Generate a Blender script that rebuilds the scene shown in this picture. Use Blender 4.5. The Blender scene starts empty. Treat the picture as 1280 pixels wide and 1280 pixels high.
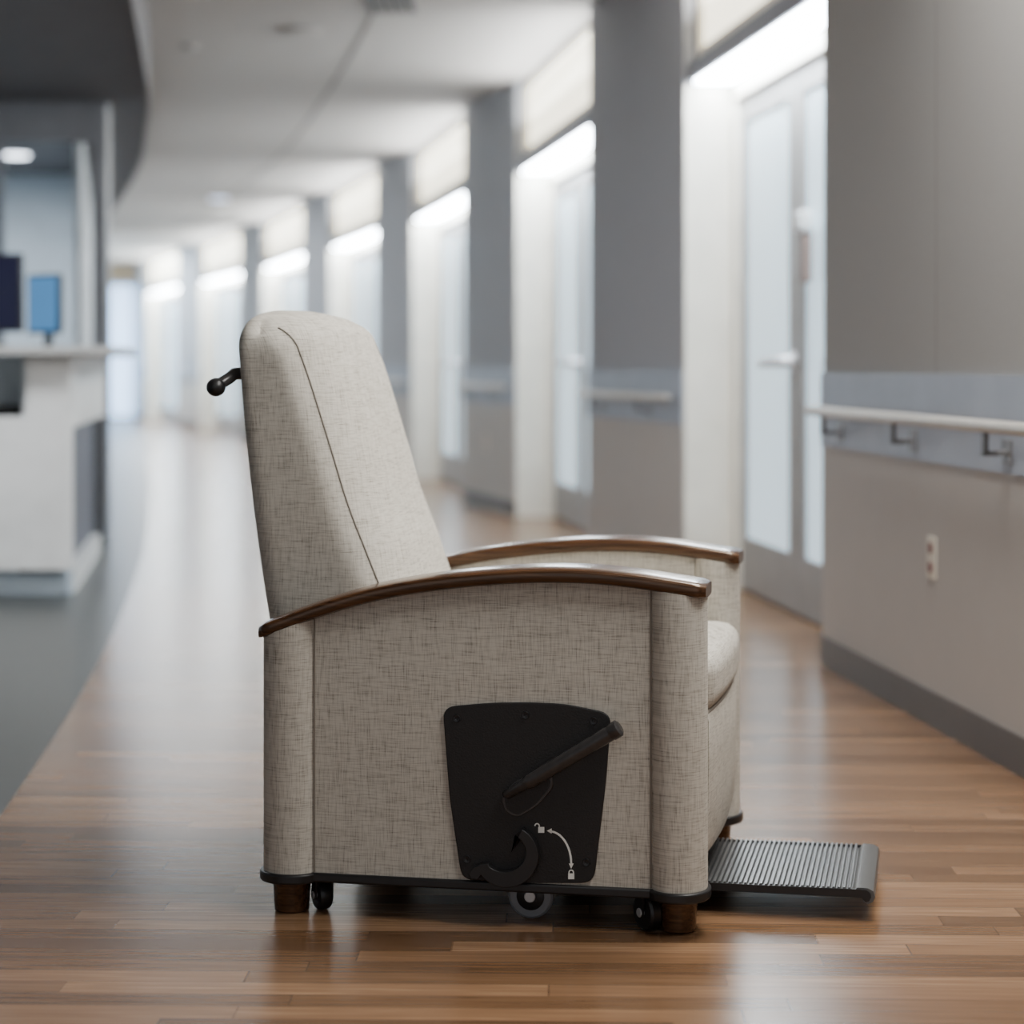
import bpy, bmesh, math, random
from mathutils import Vector, Matrix
random.seed(4)
C = bpy.context.scene.collection
PI = math.pi
# ------------------------------------------------------------------ materials
def lin(c):
    return tuple(((v/255)/12.92 if v/255 <= .04045 else ((v/255+.055)/1.055)**2.4) for v in c) + (1,)
def mat(name, rgb, rough=.5, metal=0, emit=None, es=0, spec=.5, coat=0, noise=0.06, nscale=6, bump=0):
    m = bpy.data.materials.new(name); m.use_nodes = True
    nt = m.node_tree; b = nt.nodes['Principled BSDF']
    b.inputs['Roughness'].default_value = rough
    b.inputs['Metallic'].default_value = metal
    b.inputs['Specular IOR Level'].default_value = spec
    b.inputs['Coat Weight'].default_value = coat
    tc = nt.nodes.new('ShaderNodeTexCoord')
    n = nt.nodes.new('ShaderNodeTexNoise'); n.inputs['Scale'].default_value = nscale
    nt.links.new(tc.outputs['Object'], n.inputs['Vector'])
    r = nt.nodes.new('ShaderNodeValToRGB')
    c = lin(rgb)
    r.color_ramp.elements[0].position = .3; r.color_ramp.elements[1].position = .7
    r.color_ramp.elements[0].color = tuple(v*(1-noise) for v in c[:3])+(1,)
    r.color_ramp.elements[1].color = tuple(min(1, v*(1+noise)) for v in c[:3])+(1,)
    nt.links.new(n.outputs['Fac'], r.inputs['Fac']); nt.links.new(r.outputs['Color'], b.inputs['Base Color'])
    if emit:
        b.inputs['Emission Color'].default_value = lin(emit); b.inputs['Emission Strength'].default_value = es
    if bump:
        bp = nt.nodes.new('ShaderNodeBump'); bp.inputs['Strength'].default_value = bump; bp.inputs['Distance'].default_value = .002
        nt.links.new(n.outputs['Fac'], bp.inputs['Height']); nt.links.new(bp.outputs['Normal'], b.inputs['Normal'])
    return m
class NT:
    def __init__(s, name):
        s.m = bpy.data.materials.new(name); s.m.use_nodes = True; s.t = s.m.node_tree; s.b = s.t.nodes['Principled BSDF']
    def n(s, typ, **kw):
        nd = s.t.nodes.new(typ)
        for k, v in kw.items(): setattr(nd, k, v)
        return nd
    def math(s, op, a, b=None, clamp=False):
        nd = s.n('ShaderNodeMath', operation=op); nd.use_clamp = clamp
        for i, v in enumerate((a, b)):
            if v is None: continue
            if isinstance(v, (int, float)): nd.inputs[i].default_value = v
            else: s.t.links.new(v, nd.inputs[i])
        return nd.outputs[0]
    def comb(s, x, y, z=0):
        nd = s.n('ShaderNodeCombineXYZ')
        for i, v in enumerate((x, y, z)):
            if isinstance(v, (int, float)): nd.inputs[i].default_value = v
            else: s.t.links.new(v, nd.inputs[i])
        return nd.outputs[0]
    def noise(s, vec, scale=1, detail=2):
        nd = s.n('ShaderNodeTexNoise'); nd.inputs['Scale'].default_value = scale; nd.inputs['Detail'].default_value = detail
        s.t.links.new(vec, nd.inputs['Vector']); return nd.outputs['Fac']
    def white(s, vec):
        nd = s.n('ShaderNodeTexWhiteNoise'); nd.noise_dimensions = '3D'; s.t.links.new(vec, nd.inputs['Vector']); return nd.outputs['Value']
    def ramp(s, fac, stops):
        nd = s.n('ShaderNodeValToRGB'); e = nd.color_ramp.elements
        e[0].position, e[0].color = stops[0][0], stops[0][1]; e[1].position, e[1].color = stops[-1][0], stops[-1][1]
        for p, c in stops[1:-1]:
            x = e.new(p); x.color = c
        s.t.links.new(fac, nd.inputs['Fac']); return nd.outputs['Color']
def fabric():
    f = NT('woven_fabric'); tc = f.n('ShaderNodeTexCoord'); sp = f.n('ShaderNodeSeparateXYZ')
    f.t.links.new(tc.outputs['Object'], sp.inputs[0]); x, y, z = sp.outputs
    u = f.math('ADD', x, y); w = z
    def threads(p, q, seed):     # p across the threads, q along them: every thread has its own random run of dark slubs
        s = f.math('MULTIPLY', p, 700); row = f.math('FLOOR', s)
        off = f.math('MULTIPLY', f.white(f.comb(row, seed, 2)), 90)
        nn = f.noise(f.comb(f.math('ADD', f.math('MULTIPLY', q, 24), off), f.math('MULTIPLY', row, 3.7), seed), 1, 1)
        return f.math('MULTIPLY', f.math('SUBTRACT', nn, .45), 2.7, True)
    d = f.math('ADD', threads(u, w, 3), threads(w, u, 11))
    lo = f.noise(f.comb(f.math('MULTIPLY', u, 30), f.math('MULTIPLY', w, 30), 5), 1, 2)
    d = f.math('ADD', f.math('MULTIPLY', d, .55), f.math('MULTIPLY', lo, .08))
    col = f.ramp(d, [(0, lin((205, 200, 189))), (.35, lin((183, 177, 166))), (.95, lin((108, 103, 94)))])
    f.t.links.new(col, f.b.inputs['Base Color']); f.b.inputs['Roughness'].default_value = .85
    f.b.inputs['Specular IOR Level'].default_value = .25
    return f.m
def wood_floor():
    f = NT('plank_floor'); tc = f.n('ShaderNodeTexCoord'); mp = f.n('ShaderNodeMapping'); mp.inputs['Rotation'].default_value = (0, 0, math.radians(1.5))
    f.t.links.new(tc.outputs['Object'], mp.inputs[0]); sp = f.n('ShaderNodeSeparateXYZ'); f.t.links.new(mp.outputs[0], sp.inputs[0])
    x, y, z = sp.outputs
    rw = f.math('DIVIDE', y, .066); row = f.math('FLOOR', rw)
    off = f.math('MULTIPLY', f.white(f.comb(row, 3, 1)), 5)
    xc = f.math('DIVIDE', f.math('ADD', x, off), .82); ix = f.math('FLOOR', xc)
    rnd = f.white(f.comb(row, ix, 5))
    g = f.noise(f.comb(f.math('MULTIPLY', f.math('ADD', x, f.math('MULTIPLY', rnd, 9)), 5), f.math('MULTIPLY', y, 110), rnd), 1, 4)
    v = f.math('ADD', f.math('MULTIPLY', rnd, .48), f.math('MULTIPLY', g, .6))
    col = f.ramp(v, [(.12, lin((74, 52, 36))), (.42, lin((108, 80, 56))), (.72, lin((132, 100, 73))), (1, lin((172, 138, 106)))])
    # joints
    fr = f.math('FRACT', rw); e = f.math('LESS_THAN', fr, .04)
    fx = f.math('FRACT', xc); e2 = f.math('LESS_THAN', fx, .004); j = f.math('MAXIMUM', e, e2)
    mx = f.n('ShaderNodeMix', data_type='RGBA'); f.t.links.new(f.math('MULTIPLY', j, .4), mx.inputs['Factor'])
    f.t.links.new(col, mx.inputs[6]); mx.inputs[7].default_value = lin((50, 34, 24))
    f.t.links.new(mx.outputs[2], f.b.inputs['Base Color'])
    f.t.links.new(f.math('ADD', f.math('MULTIPLY', g, .06), .20), f.b.inputs['Roughness'])
    f.b.inputs['Specular IOR Level'].default_value = .38
    return f.m
def dark_wood():
    f = NT('walnut'); tc = f.n('ShaderNodeTexCoord'); sp = f.n('ShaderNodeSeparateXYZ'); f.t.links.new(tc.outputs['Object'], sp.inputs[0]); x, y, z = sp.outputs
    g = f.noise(f.comb(f.math('MULTIPLY', x, 8), f.math('MULTIPLY', y, 160), f.math('MULTIPLY', z, 160)), 1, 3)
    f.t.links.new(f.ramp(g, [(.3, lin((46, 28, 18))), (.7, lin((86, 58, 38)))]), f.b.inputs['Base Color'])
    f.b.inputs['Roughness'].default_value = .26; f.b.inputs['Coat Weight'].default_value = .35; f.b.inputs['Coat Roughness'].default_value = .12; f.b.inputs['Specular Tint'].default_value = lin((255, 225, 190)); return f.m
M = dict(
 fabric=fabric(), floor=wood_floor(), wood=dark_wood(),
 welt=mat('piping', (126, 119, 109), .8), black=mat('black_plastic', (30, 29, 30), .38, noise=.1, nscale=40),
 lever=mat('lever_plastic', (64, 62, 62), .27, noise=.08, nscale=90),
 plate=mat('black_plate', (28, 26, 26), .5, noise=.15, nscale=300, bump=.3), mark=mat('white_print', (240, 240, 235), .6),
 wheel=mat('grey_wheel', (140, 142, 146), .4), hub=mat('hub', (210, 210, 210), .35, .5), ribbed=mat('ribbed_rubber', (98, 99, 99), .33, .3),
 darkfloor=mat('dark_vinyl', (60, 62, 60), .32, noise=.1, nscale=20, spec=.35),
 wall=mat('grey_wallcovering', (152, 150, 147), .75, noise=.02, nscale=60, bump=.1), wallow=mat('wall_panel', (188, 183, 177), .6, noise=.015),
 wall_bluelit=mat('grey_wallcovering_bluelit', (162, 164, 169), .75, noise=.02, nscale=60),  # same grey wallcovering, with the far corridor's bluish light put into its colour
 band=mat('blue_grey_band', (150, 156, 168), .4), base=mat('brown_base', (84, 78, 74), .45), rail=mat('handrail', (194, 188, 178), .3, .3),
 tank=mat('brown_tank', (150, 130, 122), .5),
 metal=mat('brushed_metal', (225, 225, 228), .3, .3), bracket=mat('bracket_metal', (130, 128, 128), .35, .6), cream=mat('cream_jamb', (234, 228, 214), .5), frame=mat('door_frame', (190, 192, 196), .45),
 leaf=mat('door_leaf', (160, 158, 156), .5), glass=mat('frosted_glass', (190, 205, 212), .3, emit=(198, 222, 237), es=1.1),  # emission put into the frosted panes stands in for lit rooms behind
 transom=mat('transom_glass', (226, 222, 205), .4, emit=(252, 244, 220), es=3.2), lens=mat('light_lens', (255, 255, 255), .5, emit=(236, 246, 255), es=52),
 header=mat('header_grey', (124, 127, 136), .5), ceiling=mat('ceiling_tile', (166, 162, 157), .85, nscale=40), groove=mat('ceiling_joint', (110, 105, 100), .8),
 soffit=mat('dark_soffit', (80, 79, 82), .8), fascia=mat('soffit_fascia', (104, 102, 105), .8),
 white=mat('white_laminate', (244, 245, 244), .4), top=mat('counter_top', (184, 184, 182), .35), plinth=mat('plinth', (196, 210, 222), .4),
 dkpanel=mat('dark_panel', (80, 84, 100), .5), office=mat('office_wall', (200, 208, 214), .7), mull=mat('mullion', (118, 120, 126), .5),
 blue=mat('blue_screen', (60, 100, 140), .3, emit=(80, 140, 195), es=.7), dscreen=mat('dark_screen', (20, 20, 34), .2, emit=(34, 34, 78), es=.25),
 red=mat('red_socket', (120, 50, 40), .5), tan=mat('tan_wall', (190, 170, 140), .7), farglass=mat('far_window', (190, 210, 230), .3, emit=(175, 208, 250), es=3.4),
 vent=mat('vent_dark', (14, 14, 16), .6), lamp=mat('lamp_white', (255, 255, 255), .5, emit=(235, 243, 255), es=9), dimlamp=mat('lamp_dim', (210, 215, 225), .5, emit=(205, 222, 255), es=2.4),
)
g = bpy.data.materials.new('clear_glass'); g.use_nodes = True; t = g.node_tree; t.nodes.clear()
o_ = t.nodes.new('ShaderNodeOutputMaterial'); mx = t.nodes.new('ShaderNodeMixShader'); tr = t.nodes.new('ShaderNodeBsdfTransparent'); gl = t.nodes.new('ShaderNodeBsdfGlossy')
gl.inputs['Roughness'].default_value = .05; mx.inputs[0].default_value = .08
t.links.new(tr.outputs[0], mx.inputs[1]); t.links.new(gl.outputs[0], mx.inputs[2]); t.links.new(mx.outputs[0], o_.inputs[0]); M['clear'] = g
# ------------------------------------------------------------------ helpers
def obj(name, bm, m, parent=None, ang=35, bevel=0):
    bmesh.ops.recalc_face_normals(bm, faces=bm.faces)
    for f in bm.faces: f.smooth = True
    for e in bm.edges:
        e.smooth = len(e.link_faces) == 2 and e.calc_face_angle(0) < math.radians(ang)
    me = bpy.data.meshes.new(name); bm.to_mesh(me); bm.free(); me.materials.append(M[m])
    o = bpy.data.objects.new(name, me); C.objects.link(o)
    if parent: o.parent = parent
    if bevel:
        b = o.modifiers.new('b', 'BEVEL'); b.width = bevel; b.segments = 3; b.limit_method = 'ANGLE'; b.angle_limit = math.radians(40)
    return o
def tag(o, label, cat=None, group=None, kind=None):
    o['label'] = label
    if cat: o['category'] = cat
    if group: o['group'] = group
    if kind: o['kind'] = kind
    return o
def empty(name, loc=(0, 0, 0), rz=0):
    o = bpy.data.objects.new(name, None); o.location = loc; o.rotation_euler = (0, 0, rz); C.objects.link(o); return o
def prism(bm, pts, z0, z1, axis='z'):
    fz = (lambda p, z: z(p) if callable(z) else z)
    if axis == 'z': mk = lambda p, z: (p[0], p[1], fz(p, z))
    else: mk = lambda p, z: (p[0], fz(p, z), p[1])
    a = [bm.verts.new(mk(p, z0)) for p in pts]; b = [bm.verts.new(mk(p, z1)) for p in pts]
    n = len(pts); bm.faces.new(a); bm.faces.new(b[::-1])
    for i in range(n): bm.faces.new((a[i], a[(i+1) % n], b[(i+1) % n], b[i]))
def box(bm, x0, x1, y0, y1, z0, z1): prism(bm, [(x0, y0), (x1, y0), (x1, y1), (x0, y1)], z0, z1)
def tube(bm, pts, r, n=12):
    pts = [Vector(p) for p in pts]; rings = []; up = None
    for i, p in enumerate(pts):
        d = (pts[min(i+1, len(pts)-1)]-pts[max(i-1, 0)]).normalized()
        if up is None: up = d.orthogonal().normalized()
        up = (up-d*up.dot(d)).normalized(); s = d.cross(up)
        rr = r[i] if isinstance(r, (list, tuple)) else r
        rings.append([bm.verts.new(p+(up*math.cos(k*2*PI/n)+s*math.sin(k*2*PI/n))*rr) for k in range(n)])
    for a, b in zip(rings, rings[1:]):
        for k in range(n): bm.faces.new((a[k], a[(k+1) % n], b[(k+1) % n], b[k]))
    bm.faces.new(rings[0]); bm.faces.new(rings[-1][::-1])
def lathe(bm, c, axis, prof, n=28):
    c = Vector(c); ax = {'x': Vector((1, 0, 0)), 'y': Vector((0, 1, 0)), 'z': Vector((0, 0, 1))}[axis]
    e1 = ax.orthogonal().normalized(); e2 = ax.cross(e1); rings = []
    for r, h in prof:
        rings.append([bm.verts.new(c+ax*h+(e1*math.cos(k*2*PI/n)+e2*math.sin(k*2*PI/n))*max(r, 1e-4)) for k in range(n)])
    for a, b in zip(rings, rings[1:]):
        for k in range(n): bm.faces.new((a[k], a[(k+1) % n], b[(k+1) % n], b[k]))
    bm.faces.new(rings[0]); bm.faces.new(rings[-1][::-1])
def supel(cx, cy, ax, ay, n=3.2, N=48):
    out = []
    for k in range(N):
        t = k*2*PI/N; c, s = math.cos(t), math.sin(t)
        out.append((cx+ax*math.copysign(abs(c)**(2/n), c), cy+ay*math.copysign(abs(s)**(2/n), s)))
    return out
def loft(bm, rings, cap=True):
    R = [[bm.verts.new(p) for p in r] for r in rings]; n = len(R[0])
    for a, b in zip(R, R[1:]):
        for k in range(n): bm.faces.new((a[k], a[(k+1) % n], b[(k+1) % n], b[k]))
    if cap: bm.faces.new(R[0]); bm.faces.new(R[-1][::-1])
def interp(tab, x):
    if x <= tab[0][0]: 
        (a, fa), (b, fb) = tab[0], tab[1]; return fa+(x-a)*(fb-fa)/(b-a)
    for (a, fa), (b, fb) in zip(tab, tab[1:]):
        if x <= b: return fa+(x-a)*(fb-fa)/(b-a)
    (a, fa), (b, fb) = tab[-2], tab[-1]; return fb+(x-b)*(fb-fa)/(b-a)
def smoothtab(tab, n=40):   # Catmull-Rom resample by x
    out = []
    P = [tab[0]]+tab+[tab[-1]]
    for i in range(1, len(P)-2):
        p0, p1, p2, p3 = P[i-1:i+3]
        for k in range(8):
            t = k/8; f = lambda j: .5*((2*p1[j])+(-p0[j]+p2[j])*t+(2*p0[j]-5*p1[j]+4*p2[j]-p3[j])*t*t+(-p0[j]+3*p1[j]-3*p2[j]+p3[j])*t**3)
            out.append((f(0), f(1)))
    out.append(tab[-1]); return out
# ------------------------------------------------------------------ camera
H = 1.05; FP = 2634.0
cd = bpy.data.cameras.new('camera'); cam = bpy.data.objects.new('camera', cd); C.objects.link(cam)
cam.location = (0, 0, H); cam.rotation_euler = (PI/2, 0, 0)
cd.sensor_width = 36; cd.lens = FP*36/1280; cd.shift_y = -185/1280
cd.dof.use_dof = True; cd.dof.focus_distance = 3.92; cd.dof.aperture_fstop = 2.0
cd.clip_end = 200
bpy.context.scene.camera = cam
# ------------------------------------------------------------------ chair frame
TH = math.radians(11.3); FW = Vector((math.cos(TH), -math.sin(TH))); SD = Vector((math.sin(TH), math.cos(TH)))
FR = Vector((.356, 3.86)); LEN = .845; OR = FR-FW*LEN
def P(px, py, v=0.0):        # chair-side drawing point -> (length along the chair, height) in the plane y = v of the chair
    a = (px-640)/FP; tt = (v+OR.dot(SD))/(a*SD.x+SD.y)
    q = Vector((tt*a, tt))-OR
    return (q.dot(FW), H+(455-py)/FP*tt)
chair = empty('recliner_chair', (OR.x, OR.y, 0), -TH)
tag(chair, 'grey woven fabric medical recliner with dark wood arm caps and ribbed footrest in the corridor', 'recliner chair')
CW = .738
def fl(v, far): return CW-v if far else v
zc = .083
capbot = smoothtab([(lambda q: (q[0], q[1]))(P(x, y, -.012)) for x, y in [(318, 802), (350, 790), (400, 772), (450, 757), (500, 746), (560, 737.5), (620, 732), (680, 729.5), (740, 731), (790, 736), (830, 742), (886, 751)]])
cb = lambda x: interp(capbot, x)
COLS = (('rear_column', .0475, .0575), ('front_column', .7900, .0535))
def arm(far):
    y = lambda v: fl(v, far)
    bm = bmesh.new()
    st = [.095+.655*i/40 for i in range(41)]
    pts = [(s, y(0)) for s in st]+[(s, y(.085)) for s in reversed(st)]
    prism(bm, pts, zc, lambda p: cb(p[0])+.004)
    pn = obj('side_panel', bm, 'fabric', chair)
    for nm, cx, ax in COLS:
        bm = bmesh.new(); prism(bm, [(a, y(b)) for a, b in supel(cx, .037, ax, .062, 2.15, 72)], zc, lambda p: cb(p[0])+.004)
        obj(nm, bm, 'fabric', chair)
        bm = bmesh.new(); s = cx+(ax-.006 if cx < .4 else -.047)
        tube(bm, [(s, y(-.0005), zc+.002), (s, y(-.0005), cb(s))], .0020, 8)
        obj('piping', bm, 'welt', pn)
    # arm cap
    bm = bmesh.new(); rings = []
    n = 64
    for i in range(n+1):
        s = -.008+(.854)*i/n; e = min(s+.008, .846-s); k = 1 if e > .010 else math.sqrt(max(0.0, 1-((.010-e)/.010)**2))
        hw = .060*(.84+.16*k); th = .0295*(.80+.20*k); zb = cb(s)+(.0295-th)*.5; cy = .036
        ring = []
        for a, b in supel(0, 0, 1, 1, 5, 40): ring.append((s, y(cy+a*hw), zb+th/2+b*th/2*(1+.14*(1-a*a)*(b > 0))))
        rings.append(ring)
    loft(bm, rings); obj('arm_cap', bm, 'wood', chair, 50)
    # trim
    bm = bmesh.new()
    for nm, cx, ax in COLS: prism(bm, [(a, y(b)) for a, b in supel(cx, .037, ax+.0065, .069, 2.2)], zc-.019, zc)
    prism(bm, [(.09, y(-.006)), (.76, y(-.006)), (.76, y(.09)), (.09, y(.09))], zc-.0175, zc+.0005)
    obj('base_trim', bm, 'black', chair, bevel=.004)
    for cx in (.042, .788):
        bm = bmesh.new(); lathe(bm, (cx, y(.04), 0), 'z', [(.030, 0), (.0335, .003), (.037, .064)]); obj('leg', bm, 'wood', chair)
    for cx, cv, r, ang in ((.098, .055, .029, 52), (.733, .030, .034, 50), (.505, .075, .043, 0)):
        def cob(name, bm, m, par):
            a = math.radians(-ang if not far else ang); cc = Vector((cx, y(cv), 0))
            for v in bm.verts:
                d = v.co-cc; v.co = cc+Vector((d.x*math.cos(a)-d.y*math.sin(a), d.x*math.sin(a)+d.y*math.cos(a), d.z))
            return obj(name, bm, m, par)
        bm = bmesh.new()
        for sgn in (-1, 1):
            box(bm, cx-.008, cx+.012, y(cv)+sgn*.017-.0015, y(cv)+sgn*.017+.0015, r*.8, zc-.012)
        box(bm, cx-.02, cx+.02, y(cv)-.019, y(cv)+.019, max(zc-.018, r*2+.001) if r > .04 else zc-.015, zc+.002 if r > .04 else zc-.006)
        k = cob('caster', bm, 'black', chair)
        bm = bmesh.new(); lathe(bm, (cx, y(cv), r), 'y', [(r*.62, -.0125), (r*.9, -.0125), (r, -.008), (r, .008), (r*.9, .0125), (r*.62, .0125)])
        w = cob('wheel', bm, 'wheel' if r > .04 else 'black', k)
        bm = bmesh.new(); lathe(bm, (cx, y(cv), r), 'y', [(r*.22, -.0205), (r*.25, -.0195), (r*.25, .0195), (r*.22, .0205)]); cob('hub', bm, 'hub', k)
        if r > .04:
            bm = bmesh.new(); lathe(bm, (cx, y(cv), r), 'y', [(r*.6, -.014), (r*.62, -.0135), (r*.62, .0135), (r*.6, .014)]); cob('wheel_disc', bm, 'black', k)
arm(False); arm(True)
# under-frame
bm = bmesh.new()
for x in (.12, .42, .70): box(bm, x-.02, x+.02, .085, CW-.085, .075, .11)
for v in (.15, CW-.15): box(bm, .1, .78, v-.015, v+.015, .085, .115)
box(bm, .06, .8, .085, CW-.085, .105, .12)
obj('under_frame', bm, 'black', chair)
# seat body, front panel and cushion
def softbox(bm, x0, x1, y0, y1, z0, z1, r, n=18, post=None):
    cs = [(x0+x1)/2, (y0+y1)/2, (z0+z1)/2]; hs = [(x1-x0)/2, (y1-y0)/2, (z1-z0)/2]
    t = bmesh.new(); bmesh.ops.create_cube(t, size=2); bmesh.ops.subdivide_edges(t, edges=t.edges[:], cuts=n, use_grid_fill=True)
    mp = {}
    for v in t.verts:
        p = [math.copysign(abs(v.co[i])**.6, v.co[i])*hs[i] if abs(v.co[i]) > 1e-9 else 0 for i in range(3)]
        q = [max(-(hs[i]-r), min(hs[i]-r, p[i])) for i in range(3)]
        d = Vector([p[i]-q[i] for i in range(3)])
        if d.length > 1e-9: d = d.normalized()*r
        co = Vector([cs[i]+q[i]+d[i] for i in range(3)])
        if post: co = post(co, [v.co[i] for i in range(3)])
        mp[v.index] = bm.verts.new(co)
    for f in t.faces: bm.faces.new([mp[v.index] for v in f.verts])
    t.free()
bm = bmesh.new(); box(bm, .06, .80, .085, CW-.085, .12, .37); obj('seat_body', bm, 'fabric', chair, bevel=.01)
# front panel, bowed across its width
bm = bmesh.new(); rings = []
prof = [(.78, .40), (.78, .13), (.815, .120), (.830, .126), (.836, .15), (.839, .22), (.841, .30), (.840, .38), (.836, .396), (.82, .402)]
for i in range(25):
    v = .088+(CW-.176)*i/24; q = 1-((v-CW/2)/.281)**2
    rings.append([(a+(.012*q if a > .8 else 0), v, b) for a, b in prof])
loft(bm, rings); obj('front_panel', bm, 'fabric', chair, 50)
def cpost(co, n):
    y = (co.y-CW/2)/.281
    co.x += .013*max(0, n[0])*(1-y*y); co.z += .012*max(0, n[2])*(1-y*y)*(1-n[0]**2*.5)
    return co
bm = bmesh.new(); softbox(bm, .14, .847, .088, CW-.088, .388, .503, .040, post=cpost); obj('seat_cushion', bm, 'fabric', chair, 80)
bm = bmesh.new(); tube(bm, [(.833+.013*(1-((v-CW/2)/.281)**2), v, .394) for v in [.09+.55*i/20 for i in range(21)]], .0045, 8); obj('piping', bm, 'welt', chair)
# backrest
rear = smoothtab([(.43, -.014), (.558, -.034), (.70, -.054), (.823, -.069), (.95, -.083), (1.058, -.092), (1.2, -.104)])
front = smoothtab([(.43, .29), (.53, .238), (.62, .194), (.748, .136), (.887, .086), (1.011, .040), (1.09, .008), (1.2, -.032)])
def backpt(th, lvl):
    # lvl 0..1 wall part, 1..2 rounded top
    n = 7.0; c, s = math.cos(th), math.sin(th)
    p = math.copysign(abs(c)**(2/n), c); vn = math.copysign(abs(s)**(2/n), s)
    zt = 1.162-.018*abs(vn)**2-.035*abs(vn)**7
    R = .05; zw = zt-R
    if lvl <= 1: z = .43+lvl*(zw-.43); k = 1; sv = 0
    else:
        f = (lvl-1)*PI/2; z = zw+R*math.sin(f); k = max(.02, math.cos(f)); sv = 1-math.cos(f)
    a, b = interp(rear, z), interp(front, z)
    pp = .5+.5*p*k
    hw = .281-.008*max(0, (z-.6)/.55)-.022*sv
    hw += .008*math.sin(min(1, max(0, (z-.5)/.6))*PI)
    x = a+pp*(b-a)
    if p > 0: x += (.062+.020*min(1, max(0, (z-.8)/.25)))*p*k*(1-abs(vn)**3.8)*min(1, (z-.3)/.4)
    if p < 0: x += .02*p*k*(1-abs(vn)**2.2)
    return (x, CW/2+vn*hw, z)
bm = bmesh.new(); N = 160; rings = []
lv = [i/26 for i in range(27)]+[1+i/12 for i in range(1, 13)]
for l in lv: rings.append([backpt(k*2*PI/N, l) for k in range(N)])
loft(bm, rings); back = obj('backrest', bm, 'fabric', chair, 75)
for sg in (-1, 1):
    bm = bmesh.new(); th = sg*PI/4
    pts = []
    for l in [i/30 for i in range(31)]+[1+i*.07 for i in range(1, 10)]:
        q = backpt(th, l); pts.append((q[0]+.0003, q[1]+sg*.0003, q[2]))
    tube(bm, pts, .0017, 8); obj('piping', bm, 'welt', back)
# push handles on the rear
for far in (False, True):
    y = lambda v: fl(v, far)
    hx, hz = P(270, 484, .09)
    bx, bz = P(318, 468, .14)
    bm = bmesh.new()
    tube(bm, [(bx, y(.15), bz), (bx-.02, y(.145), bz+.002), (bx-.040, y(.135), bz+.001), (hx+.018, y(.115), hz+.017), (hx+.004, y(.10), hz+.006)], [.0125, .0125, .0125, .012, .0115], 14)
    hd = obj('push_handle', bm, 'lever', chair, 60)
    bm = bmesh.new(); lathe(bm, (hx, y(.09), hz), 'y', [(.002, -.02), (.011, -.017), (.017, -.009), (.0185, 0), (.017, .009), (.012, .018), (.010, .02)]); obj('grip', bm, 'black', hd, 60)
# mechanism plate on the near side
def vpoly(bm, px, v0, v1): prism(bm, [P(a, b, v1) for a, b in px], v0, v1, 'y')
def roundpoly(pts, r=12, k=6):
    out = []; n = len(pts)
    for i in range(n):
        p = Vector(pts[i]); a = Vector(pts[i-1]); b = Vector(pts[(i+1) % n])
        rr = min(r, (a-p).length*.45, (b-p).length*.45)
        s = p+(a-p).normalized()*rr; e = p+(b-p).normalized()*rr
        for j in range(k+1):
            t = j/k; out.append(tuple(s*(1-t)**2+p*2*t*(1-t)+e*t*t))
    return out
plate_px = roundpoly([(553, 884), (610, 879), (656, 878), (705, 880), (764, 892), (757, 980), (742, 1104), (660, 1104), (577, 1100), (562, 1000)], 16)
bm = bmesh.new(); vpoly(bm, plate_px, .001, -.006)
plate = obj('mechanism_plate', bm, 'plate', chair, bevel=.002); plate['label'] = 'black side plate with bolts and lock symbols'
for bx_, by_ in ((571, 898), (657, 894), (742, 901), (584, 1074), (733, 1078)):
    x, z = P(bx_, by_, -.007); bm = bmesh.new(); lathe(bm, (x, -.006, z), 'y', [(.002, -.0015), (.003, -.003), (.0062, -.0035), (.007, -.002), (.007, .001)], 16); obj('bolt', bm, 'black', plate)
# lever with boss
bm = bmesh.new(); vpoly(bm, roundpoly([(626, 996), (648, 972), (690, 968), (692, 984), (672, 1008), (646, 1023), (630, 1014)], 14), -.005, -.010)
lev = obj('lever_boss', bm, 'lever', plate, bevel=.0015)
bm = bmesh.new(); vpoly(bm, roundpoly([(630, 996), (650, 976), (687, 971), (688, 983), (670, 1006), (646, 1019.5), (633, 1012)], 12), -.0095, -.0106)
obj('boss_inset', bm, 'plate', lev)
a = P(634, 993, -.02); b = P(660, 978, -.03); c = P(775, 909, -.045)
bm = bmesh.new(); tube(bm, [(a[0]-.004, -.008, a[1]-.002), (a[0], -.018, a[1]), (b[0], -.03, b[1])], [.008, .0095, .0105], 14); obj('lever_arm', bm, 'lever', lev, 60)
bm = bmesh.new()
d = Vector((c[0]-b[0], -.015, c[1]-b[1])); B = Vector((b[0], -.03, b[1]))
pp = [B+d*t for t in (-.03, 0, .03, .89, .90, .91, .985, 1)]
tube(bm, pp, [.011, .0132, .0142, .0146, .0146, .0160, .0160, .012], 24); obj('lever_grip', bm, 'lever', lev, 50)
# hook pedal
hook = []
for i in range(25):
    f = math.radians(-62+205*i/24); hook.append((633+40*math.cos(f), 1071+39*math.sin(f)))
hook += [(597, 1100), (588, 1099), (585, 1092), (592, 1084), (603, 1080), (610, 1080)]
for i in range(21):
    f = math.radians(132-190*i/20); hook.append((630+27*math.cos(f), 1066+24*math.sin(f)))
hook += [(642, 1057), (646, 1048)]
bm = bmesh.new(); vpoly(bm, hook, -.006, -.026); obj('brake_hook', bm, 'black', plate, bevel=.003)
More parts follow.
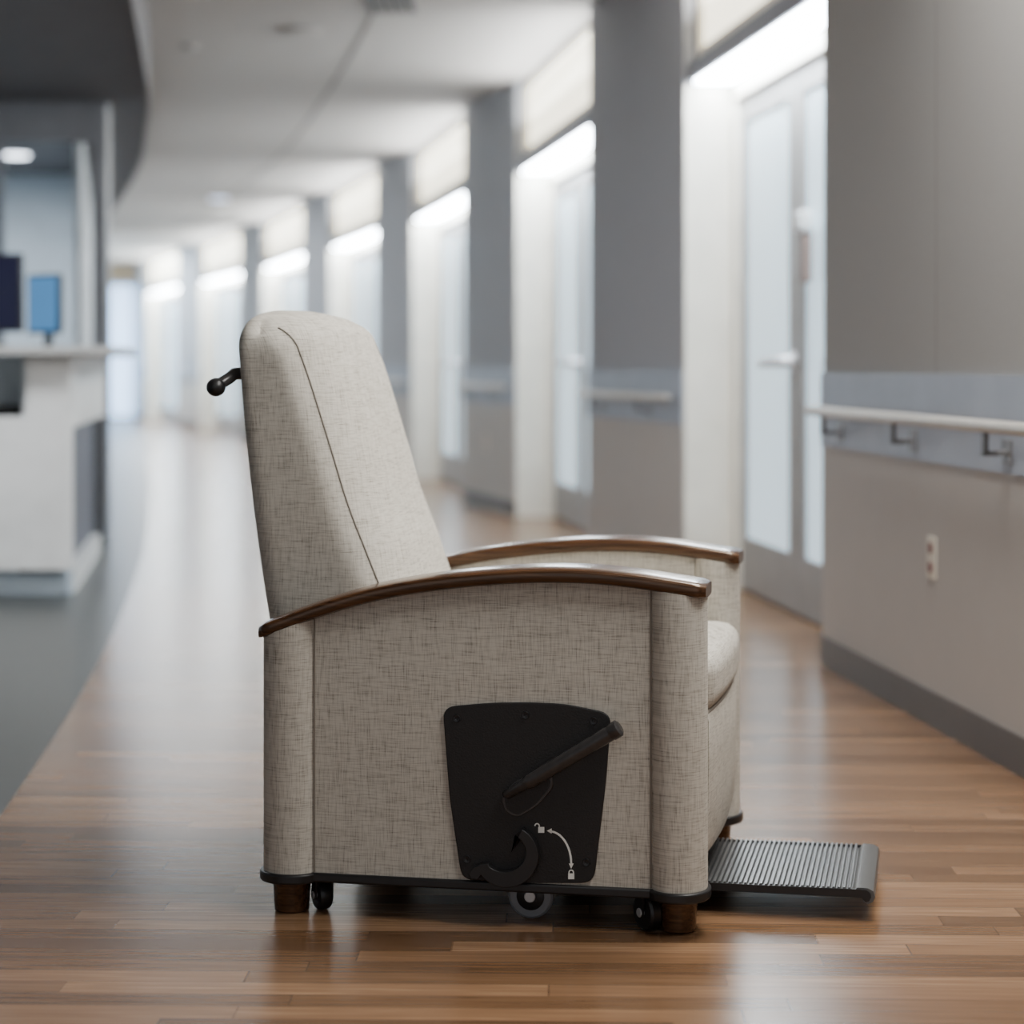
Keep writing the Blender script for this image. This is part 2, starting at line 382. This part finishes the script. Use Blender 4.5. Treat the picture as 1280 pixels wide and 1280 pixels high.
# printed symbols
bm = bmesh.new()
def band(pts, w):
    for (x0, y0), (x1, y1) in zip(pts, pts[1:]):
        d = Vector((x1-x0, y1-y0)); n = Vector((-d.y, d.x)).normalized()*w/2
        vpoly(bm, [(x0+n.x, y0+n.y), (x1+n.x, y1+n.y), (x1-n.x, y1-n.y), (x0-n.x, y0-n.y)], -.0055, -.0066)
arc = [(686+28*math.sin(t), 1080-41*math.cos(t)) for t in [i/12*PI/2 for i in range(13)]]
band(arc, 2.4)
vpoly(bm, [(683.5, 1038.5), (689.5, 1035.5), (689.5, 1042)], -.0055, -.0066); vpoly(bm, [(714, 1086), (711, 1079.5), (717, 1079.5)], -.0055, -.0066)
def padlock(cx, cy, op):
    vpoly(bm, [(cx-3.8, cy-3.2), (cx+3.8, cy-3.2), (cx+3.8, cy+4), (cx-3.8, cy+4)], -.0055, -.0066)
    o = -5.2 if op else 0
    pts = [(cx+o+2.8*math.cos(t), cy-4.4-3*math.sin(t)) for t in [PI*i/8 for i in range(9)]]
    band([(cx+o+2.8, cy-2.6)]+pts+([(cx+o-2.8, cy-2.6)] if not op else []), 1.5)
padlock(676.5, 1037, True); padlock(714, 1095, False)
obj('lock_symbols', bm, 'mark', plate)['label'] = 'white printed open and closed padlocks joined by a curved arrow'
# footrest platform
bm = bmesh.new(); y0, y1 = .172, .545; pr = []
x = .80; 
pr += [(.80, .047), (.80, .058)]
while x < 1.102:
    pr += [(x+.0012, .0615), (x+.0052, .0615), (x+.0062, .0535), (x+.0086, .0535)]; x += .0098
pr += [(1.112, .062), (1.132, .0615), (1.142, .056), (1.145, .046), (1.141, .036), (1.132, .032), (1.124, .035), (1.123, .041), (1.116, .047)]
prism(bm, pr, y0, y1, 'y'); ft = obj('footrest', bm, 'ribbed', chair, 30); ft['label'] = 'ribbed dark platform at ankle height'
for v in (.172, .545):
    bm = bmesh.new()
    prism(bm, [(.80, .044), (.80, .0585), (1.118, .0595), (1.13, .0585), (1.137, .052), (1.138, .046), (1.134, .038), (1.128, .036), (1.12, .044)], v-.004, v+.001 if v > .3 else v, 'y')
    obj('end_cap', bm, 'black', ft)
bm = bmesh.new()
for v in (.24, .48): box(bm, .5, .95, v-.012, v+.012, .036, .047); box(bm, .5, .53, v-.012, v+.012, .036, .09)
box(bm, .7, .72, .24, .48, .037, .046)
obj('footrest_support', bm, 'black', ft)
# ------------------------------------------------------------------ setting
CZ = 3.0
YE = 40.6
bnd = smoothtab([(-4, -.78), (0, -.88), (2.5, -1.0), (4.9, -1.19), (6.51, -1.35), (8.02, -1.53), (9.71, -1.76), (12.29, -2.14), (16.76, -2.88), (21, -3.62), (26.3, -4.56), (32.5, -5.7), (44, -8.0)])
BX = lambda y: interp(bnd, y)
ys = [-4+i*.5 for i in range(91)]
def strip(bm, xa, xb, z):
    A = [(bm.verts.new((xa(y), y, z)), bm.verts.new((xb(y), y, z))) for y in ys]
    for (a, b), (c, d) in zip(A, A[1:]): bm.faces.new((a, b, d, c))
def upface(o):
    me = o.data
    if me.polygons[0].normal.z < 0: me.flip_normals()
    return o
bm = bmesh.new(); strip(bm, BX, lambda y: 3.5, 0); tag(upface(obj('floor', bm, 'floor')), 'brown wood plank floor of the corridor', kind='structure')
bm = bmesh.new(); strip(bm, lambda y: -11, BX, 0); tag(upface(obj('floor', bm, 'darkfloor')), 'dark grey smooth floor in front of the work counter', kind='structure')
bm = bmesh.new(); box(bm, -11, 3.5, -4, 41, CZ, CZ+.1); tag(obj('ceiling', bm, 'ceiling'), 'pale ceiling over the corridor', kind='structure')
# soffit with curved edge
et = smoothtab([(-4, BX(-4)), (0, BX(0)), (4.9, -1.17), (8.02, -1.51), (9.71, -1.74), (12.29, -2.13), (14, -2.44), (16.2, -2.86), (18, -3.26), (20, -3.73), (21.8, -4.17), (23.5, -4.7)])
edge = [(b, a) for a, b in et]
bm = bmesh.new(); prism(bm, [(-11, -4)]+edge+[(-11, 23.5)], 2.62, CZ); so = tag(obj('ceiling', bm, 'soffit', ang=20), 'lower dark curved ceiling over the work counter', kind='structure')
bm = bmesh.new()
for (a, b) in zip(edge, edge[1:]):
    prism(bm, [a, b, (b[0]+.012, b[1]), (a[0]+.012, a[1])], 2.60, CZ)
tag(obj('trim_1', bm, 'fascia', ang=20), 'curved grey fascia along the lower ceiling', kind='structure')
# joint in ceiling
bm = bmesh.new(); jj = [(-.2, 6), (-.73, 11.3), (-1.99, 18.7), (-3.2, 24), (-5, 31)]
jt = smoothtab([(b, a) for a, b in jj])
for (a, b), (c, d) in zip(jt, jt[1:]): prism(bm, [(b, a), (d, c), (d+.025, c), (b+.025, a)], CZ-.004, CZ)
tag(obj('trim_2', bm, 'groove'), 'thin dark joint running along the pale ceiling', kind='structure')
Qs = [(2.05, -1.6), (.81, 9.9), (.028, 14.5), (-.916, 19.3), (-2.07, 23.9), (-3.435, 29.0), (-5.05, 34.1), (-6.85, 39.5)]
Ps = [(1.092, 7.375), (.424, 11.5), (-.366, 16.05), (-1.32, 20.5), (-2.49, 25.05), (-3.9, 30.2), (-5.62, 35.4), (-7.2, 40.5)]
def wfr(A, B):
    A = Vector(A); B = Vector(B); u = (B-A).normalized(); n = Vector((-u.y, u.x)); return A, B, u, n
def wbox(bm, A, B, s0, s1, o0, o1, z0, z1):   # s along the wall in m from A (negative s1: from B), o out of the wall into the corridor
    A, B, u, n = wfr(A, B); L = (B-A).length
    if s1 is None: s1 = L
    if s0 < 0: s0 = L+s0
    if s1 < 0: s1 = L+s1
    q = [A+u*s0+n*o0, A+u*s1+n*o0, A+u*s1+n*o1, A+u*s0+n*o1]
    prism(bm, [(v.x, v.y) for v in q], z0, z1)
ords = ['nearest', 'second', 'third', 'fourth', 'fifth', 'sixth', 'seventh', 'farthest']
for k, (A, B) in enumerate(zip(Qs, Ps)):
    W = (Vector(B)-Vector(A)).length
    bm = bmesh.new(); wbox(bm, A, B, 0, None, -.5, 0, 0, CZ)
    w = tag(obj('wall_right', bm, 'wall' if k < 1 else 'wall_bluelit' if k < 7 else 'frame'), f'{ords[k]} grey wall section on the right of the corridor', kind='structure')
    bm = bmesh.new()
    wbox(bm, A, B, 0, None, 0, .006, .1, .765)
    obj('lower_panel', bm, 'wallow', w)
    bm = bmesh.new(); wbox(bm, A, B, 0, None, 0, .012, .765, 1.02); obj('rail_band', bm, 'band', w)
    if k == 0:
        bm = bmesh.new(); wbox(bm, A, B, -1.284, -1.281, 0, .0006, 1.02, CZ); obj('panel_joint', bm, 'groove', w)
    bm = bmesh.new(); wbox(bm, A, B, 0, None, 0, .015, 0, .1)
    tag(obj('baseboard_right', bm, 'base'), f'dark base strip under the {ords[k]} right wall section', kind='structure')
    if k == 7: continue
    # handrail
    A_, B_, u, n = wfr(A, B)
    L0 = 0.0 if k else 4.5
    h = empty('handrail', ((A_+u*(L0+.1)).x, (A_+u*(L0+.1)).y, 0)); loc = h.location.copy()
    tag(h, f'pale rounded handrail on metal brackets, on the {ords[k]} right wall section', 'handrail', 'handrails on the right wall')
    bm = bmesh.new(); rings = []
    L = W+(-.08 if k == 0 else -.03); s_list = [L0+.03, L0+.05, L0+.08]+[L-.05, L-.02, L]
    for s, kk in zip(s_list, (.4, .85, 1, 1, .85, .4)):
        ring = []
        for a, b in supel(0, 0, .020*kk, .017*kk, 3, 16):
            q = A_+u*s+n*(.075+a); ring.append((q.x-loc.x, q.y-loc.y, .890+b))
        rings.append(ring)
    loft(bm, rings); obj('rail', bm, 'rail', h)
    s = W-(.27 if k == 0 else .30)
    while s > L0+.1:
        bm = bmesh.new()
        def bb(s0, s1, o0, o1, z0, z1):
            q = [A_+u*s0+n*o0, A_+u*s1+n*o0, A_+u*s1+n*o1, A_+u*s0+n*o1]; prism(bm, [(v.x-loc.x, v.y-loc.y) for v in q], z0, z1)
        bb(s-.035, s+.035, .012, .018, .79, .855); bb(s-.013, s+.013, .018, .082, .812, .826); bb(s-.013, s+.013, .068, .082, .812, .878)
        obj('bracket', bm, 'bracket', h, bevel=.002)
        s -= .83
def outlet(A, B, s, z, label):
    A_, B_, u, n = wfr(A, B); c = A_+u*s
    e = empty('wall_outlet', (c.x, c.y, z), math.atan2(u.y, u.x)); tag(e, label, 'wall outlet')
    bm = bmesh.new(); box(bm, -.038, .038, .006, .012, -.062, .062); obj('cover_plate', bm, 'cream', e, bevel=.003)
    for zz in (-.028, .028):
        bm = bmesh.new(); prism(bm, supel(0, zz, .017, .016, 3, 20), .011, .0145, 'y'); obj('socket', bm, 'red', e)
d1 = (Vector(Ps[0])-Vector(Qs[0])).length
outlet(Qs[0], Ps[0], d1-1.267, .488, 'white outlet plate with two dark red sockets, low on the nearest right wall')
outlet(Qs[2], Ps[2], .85, .48, 'small blurred outlet plate on the third right wall section')
# recesses with doors
def area(loc, rot, sx, sy, p, col=(1, .97, .93)):
    l = bpy.data.lights.new('area', 'AREA'); l.shape = 'RECTANGLE'; l.size = sx; l.size_y = sy; l.energy = p; l.color = col
    o = bpy.data.objects.new('area_lamp', l); C.objects.link(o); o.location = loc; o.rotation_euler = rot; return o
for k in range(7):
    A, B = Ps[k], Qs[k+1]; nm = ords[k]
    L = (Vector(B)-Vector(A)).length
    bm = bmesh.new(); wbox(bm, A, B, 0, None, -.5, -.32, 0, CZ); tag(obj('wall_right', bm, 'frame'), f'back wall of the {nm} door recess', kind='structure')
    bm = bmesh.new()
    wbox(bm, A, B, -.10, None, -.32, -.22, 0, 2.36); wbox(bm, A, B, 0, .10, -.32, -.22, 0, 2.36); wbox(bm, A, B, 0, None, -.32, -.22, 2.28, 2.36)
    d = tag(obj(f'door_{k+1}', bm, 'cream', bevel=.004), f'pale frosted glass double door in the {nm} recess on the right', kind='structure')
    bm = bmesh.new(); wbox(bm, A, B, -.015, None, -.22, -.0, 0, 2.36); obj('jamb_lining', bm, 'cream', d)
    Lm = L-.2; half = Lm*.46 if L < 3 else 1.15
    for s0, s1 in ((L-.1-half, L-.102), (L-.1-2*half-.02, L-.1-half-.01)):
        s0 = max(.1, s0)
        bm = bmesh.new(); st = .16; z1 = 2.275
        wbox(bm, A, B, s0, s0+st, -.29, -.25, 0.01, z1); wbox(bm, A, B, s1-.09, s1, -.29, -.25, .01, z1)
        wbox(bm, A, B, s0+st, s1-.09, -.29, -.25, .01, .25); wbox(bm, A, B, s0+st, s1-.09, -.29, -.25, 2.17, z1)
        lf = obj('door_leaf', bm, 'leaf', d)
        bm = bmesh.new(); wbox(bm, A, B, s0+st, s1-.09, -.275, -.262, .25, 2.17); obj('glass_pane', bm, 'glass', lf)
        A_, B_, u, n = wfr(A, B)
        bm = bmesh.new()
        q3 = lambda s, o, z: ((A_+u*s+n*o).x, (A_+u*s+n*o).y, z)
        tube(bm, [q3(s0+.07, -.25, 1.06), q3(s0+.07, -.185, 1.06), q3(s0+.095, -.165, 1.06), q3(s0+.30, -.163, 1.055)], [.024, .023, .022, .020], 10)
        tube(bm, [q3(s0+.07, -.25, 1.06), q3(s0+.07, -.243, 1.06)], .044, 16)
        obj('lever_handle', bm, 'metal', lf, 50)
    bm = bmesh.new(); wbox(bm, A, B, 0, None, -.32, -.02, 2.375, 2.46)
    hdr = tag(obj(f'trim_{k+3}', bm, 'header', bevel=.003), f'grey lit header over the {nm} door', kind='structure')
    bm = bmesh.new(); wbox(bm, A, B, .05, -.05, -.21, -.04, 2.362, 2.376); obj('light_lens', bm, 'lens', hdr)
    bm = bmesh.new()
    wbox(bm, A, B, 0, None, -.12, -.06, 2.46, 2.52); wbox(bm, A, B, 0, None, -.12, -.06, 2.93, CZ); wbox(bm, A, B, 0, .06, -.12, -.06, 2.52, 2.93); wbox(bm, A, B, -.06, None, -.12, -.06, 2.52, 2.93)
    wn = tag(obj(f'window_{k+1}', bm, 'cream'), f'cream lit transom window over the {nm} door', kind='structure')
    bm = bmesh.new(); wbox(bm, A, B, .06, -.06, -.1, -.085, 2.52, 2.93); obj('glass_pane', bm, 'transom', wn)
    A_, B_, u, n = wfr(A, B); c = A_+u*(L/2)-n*.03
    lo = area((c.x, c.y, 2.66), (0, 0, 0), L-.3, .10, 44+6*k, (.90, .95, 1) if k else (.98, .98, 1))
    dirv = Vector((n.x*1.0, n.y*1.0, 1)).normalized()
    zax = -dirv; xax = Vector((u.x, u.y, 0)); yax = zax.cross(xax)
    lo.rotation_euler = Matrix((xax, yax, zax)).transposed().to_euler()
# small dispenser hung on the near leaf of door 1
A_, B_, u, n = wfr(Ps[0], Qs[1]); c = A_+u*1.16+n*(-.25)
e = empty('dispenser', (c.x, c.y, 1.35), math.atan2(u.y, u.x)); tag(e, 'small white dispenser with a brown front, hung on the nearest door', 'dispenser')
bm = bmesh.new(); box(bm, -.05, .05, 0, .06, .24, .32); obj('cover', bm, 'white', e, bevel=.01)
bm = bmesh.new(); box(bm, -.035, .035, 0, .04, .03, .235); obj('tank', bm, 'tank', e, bevel=.01)
# end wall
bm = bmesh.new(); box(bm, -11, -6, YE, YE+.2, 0, CZ); ew = tag(obj('wall_back', bm, 'tan'), 'tan wall at the far end of the corridor', kind='structure')
bm = bmesh.new(); 
for x0 in (-8.9, -8.1, -7.3): box(bm, x0, x0+.06, YE-.1, YE, 0, 2.6)
box(bm, -8.9, -7.2, YE-.1, YE, 2.55, 2.62); wn = tag(obj('window_8', bm, 'frame'), 'bluish glazed screen at the far end of the corridor', kind='structure')
bm = bmesh.new(); box(bm, -8.9, -7.2, YE-.06, YE-.01, .05, 2.55); obj('glass_pane', bm, 'farglass', wn)
# left corridor wall, office
bm = bmesh.new(); prism(bm, [(-2.60, 12.7), (-7.95, YE), (-8.2, YE), (-2.64, 12.7)], 0, CZ); tag(obj('wall_left', bm, 'office'), 'left wall of the corridor beyond the work counter', kind='structure')
bm = bmesh.new(); box(bm, -7, -3.56, 17.5, 17.6, 0, CZ); tag(obj('wall_back', bm, 'office'), 'light wall of the room behind the glass', kind='structure')
bm = bmesh.new(); box(bm, -6.1, -6.0, -4, 17.5, 0, 2.62); tag(obj('wall_left', bm, 'office'), 'left wall of the staff area', kind='structure')
bm = bmesh.new()
box(bm, -2.50, -2.415, 12.55, 12.68, 0, 2.62); box(bm, -6, -2.50, 12.57, 12.66, 2.38, 2.62); box(bm, -6, -2.5, 12.57, 12.66, .0, .95)
box(bm, -3.11, -3.05, 12.57, 12.66, .95, 2.38)
pw = tag(obj('window_9', bm, 'mull'), 'dark framed glass partition behind the monitors', kind='structure')
bm = bmesh.new(); box(bm, -6, -2.5, 12.61, 12.618, .95, 2.38); obj('glass_pane', bm, 'clear', pw)
# counter
ct = empty('work_counter', (-2.8, 10.6, 0)); tag(ct, 'white work counter with grey top at the left edge', 'counter')
def cobj(name, bm, m, par=ct, **kw):
    bmesh.ops.translate(bm, verts=bm.verts, vec=(2.8, -10.6, 0)); return obj(name, bm, m, par, **kw)
bm = bmesh.new(); prism(bm, [(-3.9, 9.38), (-1.79, 9.38), (-1.80, 9.9), (-2.12, 11.9), (-3.9, 11.9)], 1.09, 1.13); cobj('counter_top', bm, 'top', bevel=.006)
bm = bmesh.new(); box(bm, -3.8, -1.99, 9.5, 9.56, .12, .81); box(bm, -2.19, -1.99, 9.5, 9.56, .81, 1.09); box(bm, -3.8, -2.01, 9.56, 9.9, .78, .81); cobj('front_panel', bm, 'white', bevel=.003)
bm = bmesh.new(); box(bm, -3.8, -2.02, 9.58, 9.7, 0, .12); cobj('plinth', bm, 'plinth')
bm = bmesh.new(); prism(bm, [(-1.99, 9.56), (-2.28, 11.8), (-2.6, 11.8), (-2.22, 9.56)], .76, 1.09); cobj('side_panel', bm, 'white', bevel=.003)
bm = bmesh.new(); prism(bm, [(-2.05, 9.57), (-2.34, 11.75), (-2.6, 11.75), (-2.24, 9.57)], .1, .76); cobj('recessed_panel', bm, 'dkpanel')
bm = bmesh.new(); prism(bm, [(-2.01, 9.7), (-2.30, 11.78), (-2.6, 11.78), (-2.22, 9.7)], 0, .1); cobj('plinth', bm, 'white')
bm = bmesh.new(); box(bm, -3.8, -2.25, 9.9, 9.95, .0, 1.09); cobj('back_panel', bm, 'office')
tb = bmesh.new(); lathe(tb, (0, 0, 0), 'z', [(.05, 0), (.07, .004), (.12, .03), (.13, .045), (.125, .047), (.1, .03), (.06, .014), (.001, .012)])
tr_ = obj('tray', tb, 'black', None, 50); tr_.location = (-2.36, 9.74, .811); tag(tr_, 'low black round tray in the counter opening', 'tray')
def monitor(loc, yaw, w, h, scr, label, zc_):
    e = empty('computer_monitor', loc, yaw); tag(e, label, 'monitor', 'monitors on the work counter')
    bm = bmesh.new(); box(bm, -w/2, w/2, -.012, .02, zc_, zc_+h); obj('screen_case', bm, 'black', e, bevel=.006)
    bm = bmesh.new(); box(bm, -w/2+.012, w/2-.012, -.0145, -.012, zc_+.015, zc_+h-.012); obj('screen', bm, scr, e)
    bm = bmesh.new(); box(bm, -.025, .025, .02, .035, .01, zc_+.12); obj('stand', bm, 'black', e)
    bm = bmesh.new(); prism(bm, supel(0, .03, .10, .075, 3, 24), 0, .012); obj('stand_base', bm, 'black', e)
monitor((-2.50, 9.95, 1.13), math.radians(-15), .42, .37, 'dscreen', 'large dark monitor cut by the left edge of the photo', .07)
monitor((-2.34, 10.55, 1.13), math.radians(-32), .22, .30, 'blue', 'small monitor with a light blue screen on the counter', .07)
# ceiling things
e = empty('ceiling_vent', (-.66, 11.35, CZ)); tag(e, 'dark slotted air vent in the pale ceiling', 'air vent')
bm = bmesh.new(); box(bm, -.14, .14, -.3, .3, -.008, 0); obj('frame', bm, 'bracket', e)
for i in range(5):
    bm = bmesh.new(); x = -.11+i*.055; box(bm, x-.021, x+.021, -.29, .29, -.012, -.008); obj('slat', bm, 'vent', e)
def disc(name, x, y, z, r, m, label, cat):
    e = empty(name, (x, y, z)); tag(e, label, cat)
    bm = bmesh.new(); lathe(bm, (0, 0, 0), 'z', [(r*1.12, 0), (r*1.12, -.008), (r, -.012)]); obj('ring', bm, 'bracket', e)
    bm = bmesh.new(); lathe(bm, (0, 0, 0), 'z', [(r, -.004), (r*.95, -.02), (r*.6, -.028)]); obj('cover', bm, m, e)
disc('ceiling_speaker', -1.24, 12.3, CZ, .12, 'ceiling', 'pale round ceiling speaker right of the curved fascia', 'speaker')
disc('ceiling_lamp', -3.43, 24.7, CZ, .12, 'dimlamp', 'small round lit lamp far along the pale ceiling', 'ceiling lamp')
disc('ceiling_lamp', -3.70, 15.7, 2.62, .11, 'lamp', 'round lit lamp behind the glass partition at left', 'ceiling lamp')
disc('smoke_detector', -1.97, 12.9, CZ, .05, 'ceiling', 'tiny round detector beside the curved fascia', 'smoke detector')
# ------------------------------------------------------------------ light
w = bpy.data.worlds.new('world'); bpy.context.scene.world = w; w.use_nodes = True
w.node_tree.nodes['Background'].inputs[0].default_value = (.84, .88, .95, 1); w.node_tree.nodes['Background'].inputs[1].default_value = .85
area((.95, 4.6, 2.9), (0, math.radians(16), 0), .7, 1.6, 112, (1, .98, .94))
area((1.25, 2.9, 2.75), (math.radians(20), math.radians(32), 0), .5, .9, 44, (1, .98, .94))  # unseen key lamp added at right so the chair's columns shade more strongly
area((-.6, 1.2, 2.9), (math.radians(30), 0, 0), 1.6, 1.2, 16)
area((-1.5, 8, 2.55), (0, 0, 0), 1.0, 3, 12, (.95, .97, 1))
area((-2.7, 8.4, 2.55), (math.radians(12), 0, 0), .8, .5, 52, (.92, .96, 1))
area((-4.4, 15.2, 2.55), (0, 0, 0), 1.5, 2, 150, (.85, .93, 1))
area((-3.6, 24, 2.95), (0, 0, 0), 1, 8, 110, (.88, .94, 1))
area((-6.3, 36, 2.95), (0, 0, 0), 1, 6, 280, (.82, .91, 1))
